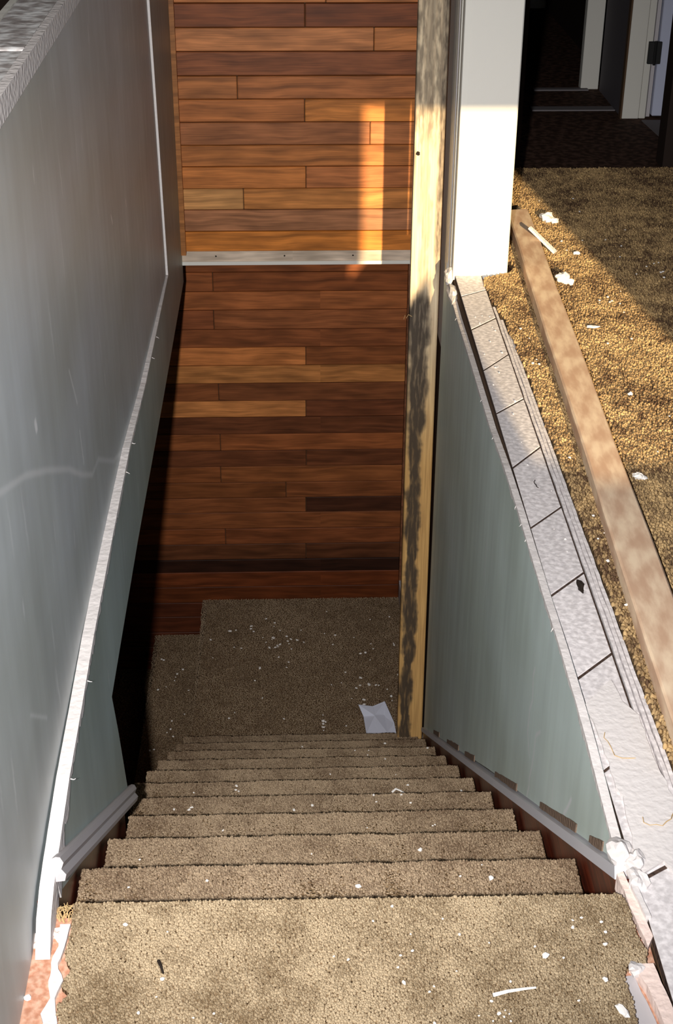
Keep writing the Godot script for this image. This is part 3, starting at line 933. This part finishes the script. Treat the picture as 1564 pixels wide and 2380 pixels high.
# a tread with a rounded nosing and its riser, swept from x0 to x1 with a soft wobble
func step(parent: Node, n: int, x0: float, x1: float, spots: PackedVector3Array, ways: PackedVector3Array) -> void:
	var prof := pv([0.3005, 0.0, 0.2, 0.0, 0.1, 0.001, 0.02, 0.0, 0.008, -0.003, 0.001, -0.011, 0.001, -0.02, 0.008, -0.03, 0.02, -0.036, 0.026, -0.05, 0.026, -RISE - 0.004])
	var y := -n * RISE
	var z := -n * RUN
	var st := mb(true)
	var segs := 20
	var rows := []
	noise.seed = 100 + n
	for i in segs + 1:
		var x := lerpf(x0, x1, float(i) / segs)
		var row := []
		for j in prof.size():
			var w := noise.get_noise_2d(x * 900.0, j * 20.0) * 0.004
			row.append(Vector3(x, y + prof[j].y + w, z + prof[j].x + w * 0.6))
		rows.append(row)
	for i in segs:
		for j in prof.size() - 1:
			quad(st, rows[i][j], rows[i][j + 1], rows[i + 1][j + 1], rows[i + 1][j])
	st.set_smooth_group(-1)
	for e in 2:  # cut ends
		var row: Array = rows[0] if e == 0 else rows[segs]
		var c: Vector3 = Vector3(row[0].x, y - RISE, z + 0.3005)
		for j in prof.size() - 1:
			var tri := [c, row[j + 1], row[j]] if e == 0 else [c, row[j], row[j + 1]]
			for p in tri:
				vert(st, p, Vector2.ZERO)
	part("carpeted_step", st, M.carpet, parent)
	var g := 0.0033
	for i in int((x1 - x0) / g):
		for k in 38:
			var x := x0 + i * g + rng.randf() * g
			var d := -0.012 + k * g + rng.randf() * g   # distance back from the nosing
			var w := noise.get_noise_2d(x * 900.0, 60.0) * 0.004
			if d < 0.006:
				var a := rng.randf() * 1.9
				spots.append(Vector3(x, y - 0.011 + w + cos(a) * 0.009, z + 0.011 - sin(a) * 0.009))
				ways.append(Vector3(0, cos(a) + 0.1, -sin(a)))
			else:
				spots.append(Vector3(x, y - 0.0015 + w, z + d))
				ways.append(Vector3(0, 1, -0.15))

# flat carpet with a softly rounded rim; poly in (x, z)
func rounded_slab(st: SurfaceTool, poly: PackedVector2Array, y0: float, y1: float, r := 0.012) -> void:
	var mid := Vector2.ZERO
	for q in poly:
		mid += q / poly.size()
	var n := poly.size()
	var levels := []
	for k in 4:
		var a := PI / 2 * k / 3
		var ring := []
		for q in poly:
			var v := (mid - q).normalized()
			var p := q + v * r * (1.0 - sin(a)) * -1.0 + v * r
			ring.append(Vector3(p.x, y1 - r + r * cos(a), p.y))
		levels.append(ring)
	var low := []
	for q in poly:
		low.append(Vector3(q.x, y0, q.y))
	levels.append(low)
	var cw := Geometry2D.is_polygon_clockwise(poly)
	for k in levels.size() - 1:
		for i in n:
			var j := (i + 1) % n
			if cw:
				quad(st, levels[k][i], levels[k][j], levels[k + 1][j], levels[k + 1][i])
			else:
				quad(st, levels[k][j], levels[k][i], levels[k + 1][i], levels[k + 1][j])
	st.set_smooth_group(-1)
	var flat := PackedVector2Array()
	for p in levels[0]:
		flat.append(Vector2(p.x, p.z))
	var tris := Geometry2D.triangulate_polygon(flat)
	for i in range(0, tris.size(), 3):
		var a := flat[tris[i]]; var b := flat[tris[i + 1]]; var c := flat[tris[i + 2]]
		var order := [a, b, c] if (b - a).cross(c - a) > 0 else [a, c, b]
		for q in order:
			vert(st, Vector3(q.x, y1, q.y), q)

# ------------------------------------------------------------------ carpet at the head of the stairs
func landing() -> void:
	var l := base("landing_carpet", "worn beige brown carpet with torn edges at the head of the stairs", "carpet")
	var left := ragged(pv([-0.318, 1.5, -0.322, 0.4, -0.321, 0.207, -0.328, 0.179, -0.314, 0.158, -0.327, 0.143, -0.317, 0.114, -0.33, 0.088, -0.325, 0.049, -0.326, 0.029, -0.328, -0.004]), 0.01, 0.0035, 51)
	var right := ragged(pv([0.445, 0.0, 0.452, 0.019, 0.452, 0.067, 0.456, 0.091, 0.459, 0.11, 0.452, 0.133, 0.426, 0.132, 0.419, 0.158, 0.422, 0.187, 0.42, 0.229, 0.41, 0.5, 0.41, 1.5]), 0.01, 0.003, 52)
	var poly := PackedVector2Array(left)
	poly.append_array(right)
	var st := mb(true)
	slab(st, poly, flat_map, -0.011, 0.0)
	part("carpet", st, M.carpet, l)
	# the carpet turned down over the first riser
	var prof := pv([0.03, 0.0, 0.012, -0.001, 0.004, -0.005, 0.0, -0.013, 0.003, -0.024, 0.014, -0.034, 0.022, -0.05, 0.022, -RISE + 0.006])
	st = mb(true)
	for i in 16:
		for j in prof.size() - 1:
			var xa := lerpf(-0.326, 0.446, i / 16.0); var xb := lerpf(-0.326, 0.446, (i + 1) / 16.0)
			quad(st, Vector3(xa, prof[j].y, prof[j].x), Vector3(xa, prof[j + 1].y, prof[j + 1].x), Vector3(xb, prof[j + 1].y, prof[j + 1].x), Vector3(xb, prof[j].y, prof[j].x))
	part("turned_edge", st, M.carpet, l)
	var spots := PackedVector3Array()
	var ways := PackedVector3Array()
	var g := 0.0028
	for i in int(0.8 / g):
		for k in int(0.27 / g):
			var q := Vector2(-0.335 + i * g + rng.randf() * g, -0.003 + k * g + rng.randf() * g)
			if Geometry2D.is_point_in_polygon(q, poly):
				spots.append(Vector3(q.x, -0.0015, q.y)); ways.append(Vector3(0, 1, -0.1))
	for i in int(0.772 / g):
		for k in 5:
			var a := rng.randf_range(0.2, 1.9)
			spots.append(Vector3(-0.326 + i * g + rng.randf() * g, -0.012 + cos(a) * 0.009, 0.010 - sin(a) * 0.009))
			ways.append(Vector3(0, cos(a) + 0.1, -sin(a)))
	pile(l, spots, ways, 0.0021, 0.0038, Color(0.165, 0.115, 0.066), Color(0.39, 0.302, 0.196), func(p: Vector3) -> float: return worn(p) + 0.2)
	# pink screed strip between wall and carpet with a ragged white plaster line
	var s := base("plaster_strip", "ragged white plaster line along the left edge of the torn carpet", "plaster", Vector3(-0.333, 0, 0.1))
	var a := ragged(pv([0.004, -0.07, 0.002, -0.03, -0.004, 0.0, 0.008, 0.03, 0.0, 0.06, 0.008, 0.1, 0.01, 0.3]), 0.01, 0.003, 54)
	var b := ragged(pv([-0.012, 0.3, -0.010, 0.1, -0.015, 0.085, -0.007, 0.06, -0.012, 0.03, -0.013, 0.0, -0.008, -0.03, -0.010, -0.07]), 0.01, 0.003, 55)
	a.append_array(b)
	st = mb()
	slab(st, a, flat_map, -0.02, -0.005)
	part("plaster", st, M.gypsum, s)
	st = mb()
	lump(st, Vector3(-0.04, -0.012, -0.045), Vector3(0.02, 0.014, 0.03), 31, 0.5)
	lump(st, Vector3(-0.027, -0.012, -0.062), Vector3(0.022, 0.012, 0.02), 32, 0.5)
	lump(st, Vector3(-0.012, -0.012, -0.055), Vector3(0.02, 0.012, 0.024), 33, 0.5)
	part("plaster_lump", st, M.pinkish, s)
	# loose fibres over the gap
	st = mb()
	for k in 22:
		var x := -0.352 + 0.028 * rng.randf()
		var p0 := Vector3(x, -0.01, 0.012 + rng.randf() * 0.012)
		tube(st, [p0, p0 + Vector3(rng.randf_range(-0.008, 0.008), rng.randf_range(0.002, 0.01), -0.012), p0 + Vector3(rng.randf_range(-0.014, 0.02), rng.randf_range(-0.006, 0.012), -0.024)], 0.0009, 4, 0.5)
	var fr := part("frayed_fibres", st, M.thread, l)
	fr.set_meta("kind", "stuff")

# ------------------------------------------------------------------ the hall on the right
func hall() -> void:
	var h := base("hall_carpet", "golden brown loop carpet in the hall, half in sun", "carpet")
	var left := ragged(pv([0.64, -3.58, 0.64, -2.66, 0.66, -2.56, 0.63, -2.505, 0.58, -2.478, 0.551, -2.462, 0.556, -2.3, 0.572, -2.168, 0.581, -1.8, 0.582, -1.39, 0.586, -0.8, 0.584, -0.4, 0.59, 0.2, 0.59, 0.8]), 0.03, 0.004, 61)
	var poly := PackedVector2Array(left)
	poly.append_array(pv([2.9, 0.8, 2.9, -3.58]))
	var st := mb()
	slab(st, poly, flat_map, -0.012, 0.004)
	part("carpet", st, M.carpet, h)
	var spots := PackedVector3Array()
	var ways := PackedVector3Array()
	var g := 0.0060
	for i in int(0.95 / g):
		for k in int(3.9 / g):
			var q := Vector2(0.55 + i * g + rng.randf() * g, -3.58 + k * g + rng.randf() * g)
			if q.x > 1.12 and q.y > -1.6: continue
			if Geometry2D.is_point_in_polygon(q, poly):
				spots.append(Vector3(q.x, 0.002, q.y)); ways.append(Vector3.UP)
	pile(h, spots, ways, 0.0040, 0.008, Color(0.10, 0.06, 0.036), Color(0.50, 0.34, 0.165), worn)
	# long board
	var board := base("lumber_board", "long weathered board lying on the hall carpet beside the stairs", "board")
	st = mb()
	var a := [Vector3(0.686, 0, -2.955), Vector3(0.760, 0, -3.012), Vector3(0.69, 0, -0.43), Vector3(0.608, 0, -0.15)]
	# left near end runs out of the picture
	var lf := Vector3(0.690, 0, -2.985); var rf := Vector3(0.762, 0, -2.995); var rn := Vector3(0.672, 0, -0.25); var ln := Vector3(0.592, 0, -0.24)
	var y0 := 0.008
	var y1 := 0.044
	var c := 0.004
	var along := (ln - lf).normalized()
	var acr := Vector3(-along.z, 0, along.x)
	if acr.x < 0: acr = -acr
	var rings := []
	for k in 9:
		var t := k / 8.0
		var pl := lf.lerp(ln, t) + acr * 0.0015 * sin(k * 1.7)
		var pr := rf.lerp(rn, t) + acr * 0.0015 * sin(k * 2.3)
		var sag := 0.0015 * sin(t * 7.0)
		rings.append([pl + Vector3(0, y0, 0), pl + Vector3(0, y1 - c + sag, 0), pl + acr * c + Vector3(0, y1 + sag, 0), pr - acr * c + Vector3(0, y1 + sag, 0), pr + Vector3(0, y1 - c + sag, 0), pr + Vector3(0, y0, 0)])
	for k in 8:
		for j in 6:
			var jj := (j + 1) % 6
			var u0 := k / 8.0 * 2.7; var u1 := (k + 1) / 8.0 * 2.7
			var vs := [0.0, 0.2, 0.25, 0.85, 0.9, 1.1, 1.3]
			quad(st, rings[k][j], rings[k + 1][j], rings[k + 1][jj], rings[k][jj], Vector2(u0, vs[j]), Vector2(u1, vs[j]), Vector2(u1, vs[j + 1]), Vector2(u0, vs[j + 1]))
	for j in range(1, 5):
		for p in [rings[0][0], rings[0][j + 1], rings[0][j], rings[8][0], rings[8][j], rings[8][j + 1]]:
			vert(st, p, Vector2(p.x, p.y) * 3.0)
	part("timber", st, M.lumber, board)
	# thin stick leaning on the board
	st = mb()
	var s0 := Vector3(0.796, 0.016, -2.655); var s1 := Vector3(0.722, 0.075, -2.715)
	var dir := (s1 - s0).normalized()
	var sd := dir.cross(Vector3.UP).normalized() * 0.0075
	var su := sd.cross(dir).normalized() * 0.004
	for k in 1:
		var q := [s0 - sd - su, s0 + sd - su, s0 + sd + su, s0 - sd + su, s1 - sd * 0.8 - su, s1 + sd * 0.8 - su, s1 + sd * 0.8 + su, s1 - sd * 0.8 + su]
		for f in [[0, 1, 2, 3], [5, 4, 7, 6], [3, 2, 6, 7], [1, 0, 4, 5], [2, 1, 5, 6], [0, 3, 7, 4]]:
			quad(st, q[f[0]], q[f[1]], q[f[2]], q[f[3]])
	tag(part("wood_stick", st, M.pine, self), "short pale stick leaning on the edge of the long board", "stick")
	# chunks of plaster
	for d in [[0.822, -2.975, 0.045, 0.03, 0.05, "white plaster chunk on the hall carpet past the leaning stick"], [0.776, -2.42, 0.04, 0.03, 0.045, "white plaster chunk against the right side of the long board"],
			[0.738, -1.225, 0.024, 0.012, 0.022, "small white plaster chip on shaded carpet right of the board"]]:
		st = mb()
		lump(st, Vector3.ZERO, Vector3(d[2], d[3], d[4]), int(d[0] * 1000), 0.5, 10, 7)
		lump(st, Vector3(d[2] * 0.45, -d[3] * 0.15, d[4] * 0.35), Vector3(d[2], d[3], d[4]) * 0.6, int(d[0] * 700), 0.5, 8, 6)
		tag(part("plaster_chunk", st, M.crumb, self, Vector3(d[0], 0.008 + d[3] * 0.45, d[1])), d[5], "plaster")
	st = mb()
	lump(st, Vector3(0.80, 0.014, -2.07), Vector3(0.034, 0.006, 0.014), 44, 0.4)
	tag(part("paint_flake", st, M.crumb, self), "thin pale curled flake on the sunlit carpet right of the board", "flake")
	# back hall: thresholds, walls, door
	for d in [[1.0, 1.345, -4.50, -4.44, "pale worn threshold strip across the dark back hall floor, the nearer one"], [1.06, 1.30, -4.83, -4.79, "pale worn threshold strip across the dark back hall floor, the farther one"]]:
		st = mb()
		box(st, Vector3(d[0], -0.004, d[2]), Vector3(d[1], 0.002, d[3]), 0.001)
		tag(part("trim_3" if d[3] > -4.5 else "trim_4", st, M.dusty, self), d[4], "threshold", "", "structure")
	solid("wall_hall_left", "left wall of the back hall, its shade put into a dark colour", Vector3(0.5, -0.004, -7.4), Vector3(0.822, 2.5, -3.72), M.shade_dark_wall)
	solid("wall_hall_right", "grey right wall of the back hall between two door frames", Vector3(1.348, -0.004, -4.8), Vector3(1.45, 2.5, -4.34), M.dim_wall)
	solid("wall_hall_beyond", "dim right wall of the farther hall", Vector3(1.42, -0.004, -6.7), Vector3(1.6, 2.5, -4.87), M.shade_dark_wall)
	solid("wall_hall_end", "end wall of the back hall, its shade put into a dark colour", Vector3(0.5, -0.004, -7.5), Vector3(3.0, 2.5, -7.4), M.shade_dark_wall)
	solid("wall_hall_front", "dark wall end at the right edge of the hall opening", Vector3(1.345, -0.004, -3.7), Vector3(3.0, 2.5, -3.6), M.shade_dark_wall)
	var fj := mb()
	box(fj, Vector3(1.27, -0.004, -4.87), Vector3(1.347, 2.1, -4.82), 0.002)
	tag(part("trim_5", fj, M.jamb, self), "pale door jamb at the far end of the back hall", "jamb", "", "structure")
	var bb := mb()
	box(bb, Vector3(1.10, -0.004, -6.76), Vector3(1.42, 0.5, -6.70), 0.002)
	tag(part("trim_6", bb, M.jamb, self), "pale panel low on the wall at the far end of the hall", "panel", "", "structure")
	var cs := shell("trim_7", "pale grooved door casing with dirty foot in the back hall", "casing")
	st = mb()
	box(st, Vector3(1.346, -0.004, -4.34), Vector3(1.414, 2.1, -4.315), 0.002)
	part("casing_board", st, M.jamb, cs)
	st = mb()
	box(st, Vector3(1.4155, -0.004, -4.34), Vector3(1.442, 2.1, -4.318), 0.002)
	part("casing_board", st, M.jamb, cs)
	st = mb()
	box(st, Vector3(1.338, -0.004, -4.345), Vector3(1.345, 2.1, -4.31), 0.001)
	part("dark_edge", st, M.raw, cs)
	var dr := shell("door_1", "pale blue white door standing in the back hall with black hinge", "door")
	st = mb()
	box(st, Vector3(1.466, 0.008, -4.345), Vector3(2.2, 2.04, -4.31), 0.003)
	part("door_panel", st, M.door, dr)
	st = mb()
	box(st, Vector3(1.448, 0.0, -4.36), Vector3(1.463, 2.05, -4.332), 0.001)
	part("door_stop", st, M.mould, dr)
	st = mb()
	box(st, Vector3(1.423, 0.215, -4.316), Vector3(1.476, 0.302, -4.303), 0.002)
	var hg := part("hinge", st, M.hinge, dr)
	st = mb()
	tube(st, [Vector3(1.45, 0.212, -4.300), Vector3(1.45, 0.26, -4.300), Vector3(1.45, 0.305, -4.300)], 0.006, 8)
	part("hinge_pin", st, M.hinge, hg)
	st = mb()
	slab(st, pv([1.42, -4.28, 2.4, -4.28, 2.4, -3.72, 1.46, -3.72, 1.445, -3.9]), flat_map, -0.006, 0.0)
	tag(part("floor_doorway", st, M.dusty, self), "paler grey floor patch in front of the blue white door", "floor", "", "structure")

# ------------------------------------------------------------------ litter
func crumb(at: Vector3, size: Vector3, label: String, group: String, sd: int) -> void:
	var st := mb()
	lump(st, Vector3.ZERO, size, sd, 0.4, 7, 4)
	var o := part("plaster_crumb", st, M.crumb, self, at + Vector3(0, size.y * 0.4, 0))
	o.rotation.y = rng.randf() * TAU
	tag(o, label, "crumb", group)

func litter() -> void:
	# the larger bits on the top carpet, each where it lies
	var top := 0.0045
	var big := [[0.317, 0.106, 0.010, "round white plaster crumb near the right edge of the top carpet, the largest there"], [0.296, -0.01, 0.006, ""], [0.40, 0.17, 0.007, ""]]
	crumb(Vector3(0.3187, top, 0.1175), Vector3(0.0095, 0.006, 0.0095), "largest round white plaster crumb on the right half of the top carpet", "", 1)
	crumb(Vector3(0.392, top, 0.160), Vector3(0.008, 0.005, 0.007), "white plaster crumb near the torn right edge of the top carpet", "", 2)
	crumb(Vector3(0.404, top, 0.212), Vector3(0.028, 0.007, 0.012), "flat oblong white plaster piece at the lower right of the top carpet", "", 3)
	var sl := mb()
	tube(sl, [Vector3(-0.028, 0, 0.005), Vector3(-0.008, 0.002, 0.001), Vector3(0.012, 0.001, -0.003), Vector3(0.03, 0, -0.006)], 0.0026, 5, 0.5)
	tag(part("white_sliver", sl, M.crumb, self, Vector3(0.268, top + 0.003, 0.178)), "long thin white sliver on the top carpet at lower right", "sliver")
	sl = mb()
	tube(sl, [Vector3(-0.004, 0.001, -0.011), Vector3(0, 0.003, 0), Vector3(0.004, 0.001, 0.011)], 0.0024, 5, 0.5)
	tag(part("dark_splinter", sl, M.splinter, self, Vector3(-0.196, top + 0.003, 0.124)), "small dark splinter on the left half of the top carpet", "splinter")
	crumb(Vector3(-0.193, top, 0.142), Vector3(0.006, 0.004, 0.006), "tiny white plaster crumb just below the dark splinter on the top carpet", "", 4)
	crumb(Vector3(-0.369, -0.011, 0.155), Vector3(0.010, 0.006, 0.010), "white plaster crumb on the pink floor strip beside the left wall", "", 5)
	for k in 46:
		var q := Vector2(rng.randf_range(-0.3, 0.41), rng.randf_range(0.02, 0.24))
		if rng.randf() < 0.5: q.x = rng.randf_range(0.1, 0.41)
		var s := rng.randf_range(0.0022, 0.0052)
		crumb(Vector3(q.x, top, q.y), Vector3(s, s * 0.6, s * rng.randf_range(0.7, 1.6)), "tiny white plaster crumb sprinkled on the top carpet", "plaster crumbs on the top carpet", 200 + k)
	# on the steps
	crumb(Vector3(0.30, -RISE + 0.004, -0.225), Vector3(0.009, 0.006, 0.009), "round white plaster crumb on the right half of the first step down", "", 6)
	crumb(Vector3(0.084, -RISE + 0.004, -0.213), Vector3(0.010, 0.006, 0.007), "white plaster crumb at the middle of the first step down", "", 7)
	crumb(Vector3(0.215, -2 * RISE + 0.004, -0.495), Vector3(0.008, 0.006, 0.008), "white plaster crumb on the right half of the second step down", "", 8)
	sl = mb()
	tube(sl, [Vector3(-0.016, 0, 0.002), Vector3(-0.006, 0.006, -0.004), Vector3(0.004, 0.004, 0.0), Vector3(0.016, 0, 0.006)], 0.0028, 5, 0.6)
	tag(part("white_sliver", sl, M.crumb, self, Vector3(0.247, -5 * RISE + 0.006, -1.315)), "curled white sliver on the right half of the fifth step down", "sliver")
	for k in 38:
		var n := rng.randi_range(1, 9)
		var s := rng.randf_range(0.0025, 0.005) * (1.0 + 0.1 * n)
		crumb(Vector3(rng.randf_range(-0.33, 0.42), -n * RISE + 0.004, -n * RUN + rng.randf_range(0.01, 0.07)), Vector3(s, s * 0.6, s * rng.randf_range(0.7, 1.5)), "tiny white plaster crumb lying on the carpeted steps", "plaster crumbs on the carpeted steps", 300 + k)
	# on the lower landing: a loose cluster and strays
	for k in 85:
		var p := Vector2(rng.randf_range(-0.38, 0.43), rng.randf_range(-3.92, -2.95))
		if k < 26: p = Vector2(-0.1 + rng.randfn() * 0.07, -3.62 + rng.randfn() * 0.09)
		elif k < 50: p = Vector2(rng.randf_range(0.12, 0.42), rng.randf_range(-3.6, -3.0))
		p.x = clampf(p.x, -0.39, 0.44)
		p.y = clampf(p.y, -3.93, -2.9)
		var s := rng.randf_range(0.005, 0.012)
		if p.x > 0.22 and p.x < 0.4 and p.y > -3.15: p.x = 0.1
		crumb(Vector3(p.x, LAND_Y + 0.004, p.y), Vector3(s * rng.randf_range(0.6, 1.8), s * 0.5, s), "small white plaster crumb scattered over the lower landing", "plaster crumbs on the lower landing", 400 + k)
	for k in 16:
		var s := rng.randf_range(0.006, 0.011)
		crumb(Vector3(rng.randf_range(-0.61, -0.46), LAND_Y - RISE + 0.004, rng.randf_range(-3.85, -3.1)), Vector3(s, s * 0.5, s), "small white plaster crumb on the step left of the landing", "plaster crumbs on the step left of the landing", 500 + k)
	# on the hall carpet
	crumb(Vector3(0.861, 0.01, -2.655), Vector3(0.012, 0.01, 0.022), "small dark edged plaster crumb on the hall carpet beyond the stick", "", 9)
	crumb(Vector3(0.81, 0.01, -1.645), Vector3(0.013, 0.009, 0.012), "round white plaster crumb at the lower end of the sunlit carpet", "", 10)
	for k in 70:
		var p := Vector2(rng.randf_range(0.76, 1.1), rng.randf_range(-3.4, -0.9))
		if k < 16: p = Vector2(rng.randf_range(0.595, 0.625), rng.randf_range(-2.2, -0.5))
		elif p.x < 0.80 - 0.03 * (p.y + 3.0) and p.y < -1.5: p.x += 0.05
		var s := rng.randf_range(0.003, 0.008)
		crumb(Vector3(p.x, 0.010, p.y), Vector3(s, s * 0.6, s * rng.randf_range(0.7, 1.4)), "tiny white plaster crumb scattered over the hall carpet", "plaster crumbs on the hall carpet", 600 + k)
	for k in 24:
		var s := rng.randf_range(0.002, 0.005)
		crumb(Vector3(rng.randf_range(0.485, 0.545), 0.003, rng.randf_range(-2.3, -0.1)), Vector3(s, s * 0.6, s * 1.2), "tiny plaster crumb lying on the pale kerb blocks", "plaster crumbs on the kerb blocks", 700 + k)
	# loose carpet threads
	for d in [[Vector3(0.845, 0.012, -2.62), 0.03, 81, "loose pale carpet thread curled on the sunlit hall carpet"], [Vector3(0.53, 0.006, -0.29), 0.06, 83, "long loose carpet thread curled on the near end of the kerb"], [Vector3(0.515, 0.006, -1.19), 0.02, 84, "short dark thread lying on a middle block of the kerb"],
			[Vector3(0.56, 0.007, -0.16), 0.05, 85, "looped loose carpet thread beside the carpet edge near the viewer"]]:
		var r := RandomNumberGenerator.new()
		r.seed = d[2]
		var pts := []
		var p := Vector3.ZERO
		var ang := r.randf() * TAU
		for j in 9:
			pts.append(p)
			ang += r.randf_range(-0.3, 0.95)
			p += Vector3(cos(ang), 0.0, sin(ang)) * d[1] / 5.0
			p.y = 0.001 + 0.003 * absf(sin(j * 1.1))
		var st := mb()
		tube(st, pts, 0.0009, 4, 0.7)
		tag(part("carpet_thread", st, M.thread if d[2] != 84 else M.splinter, self, d[0]), d[3], "thread")
	# tuft of fibre caught on the stud
	var ft := mb()
	tube(ft, [Vector3(0, 0, 0), Vector3(-0.012, 0.008, 0.003), Vector3(-0.018, -0.004, 0.004), Vector3(-0.022, 0.006, 0.002), Vector3(-0.026, -0.008, 0.002)], 0.0016, 4, 0.6)
	tag(part("fibre_tuft", ft, M.thread, self, Vector3(0.3715, -0.215, -2.721)), "small yellow tuft of fibre caught on the left edge of the stained stud", "fibre")
	# crumpled paper at the foot of the stairs
	var pp := mb()
	var y := LAND_Y + 0.008
	var g := [[Vector3(0.243, y + 0.035, -3.116), Vector3(0.30, y + 0.03, -3.11), Vector3(0.350, y + 0.035, -3.135), Vector3(0.372, y + 0.02, -3.06)],
		[Vector3(0.262, y + 0.006, -3.075), Vector3(0.305, y + 0.022, -3.06), Vector3(0.345, y + 0.014, -3.07), Vector3(0.381, y + 0.016, -3.02)],
		[Vector3(0.268, y + 0.001, -2.972), Vector3(0.31, y + 0.003, -2.97), Vector3(0.35, y + 0.008, -2.97), Vector3(0.386, y + 0.004, -2.965)]]
	for j in 2:
		for i in 3:
			quad(pp, g[j][i], g[j][i + 1], g[j + 1][i + 1], g[j + 1][i])
			quad(pp, g[j + 1][i] - Vector3(0, 0.001, 0), g[j + 1][i + 1] - Vector3(0, 0.001, 0), g[j][i + 1] - Vector3(0, 0.001, 0), g[j][i] - Vector3(0, 0.001, 0))
	tag(part("paper_sheet", pp, M.paper, self), "creased white sheet of paper on the lower landing beside the stud", "paper")
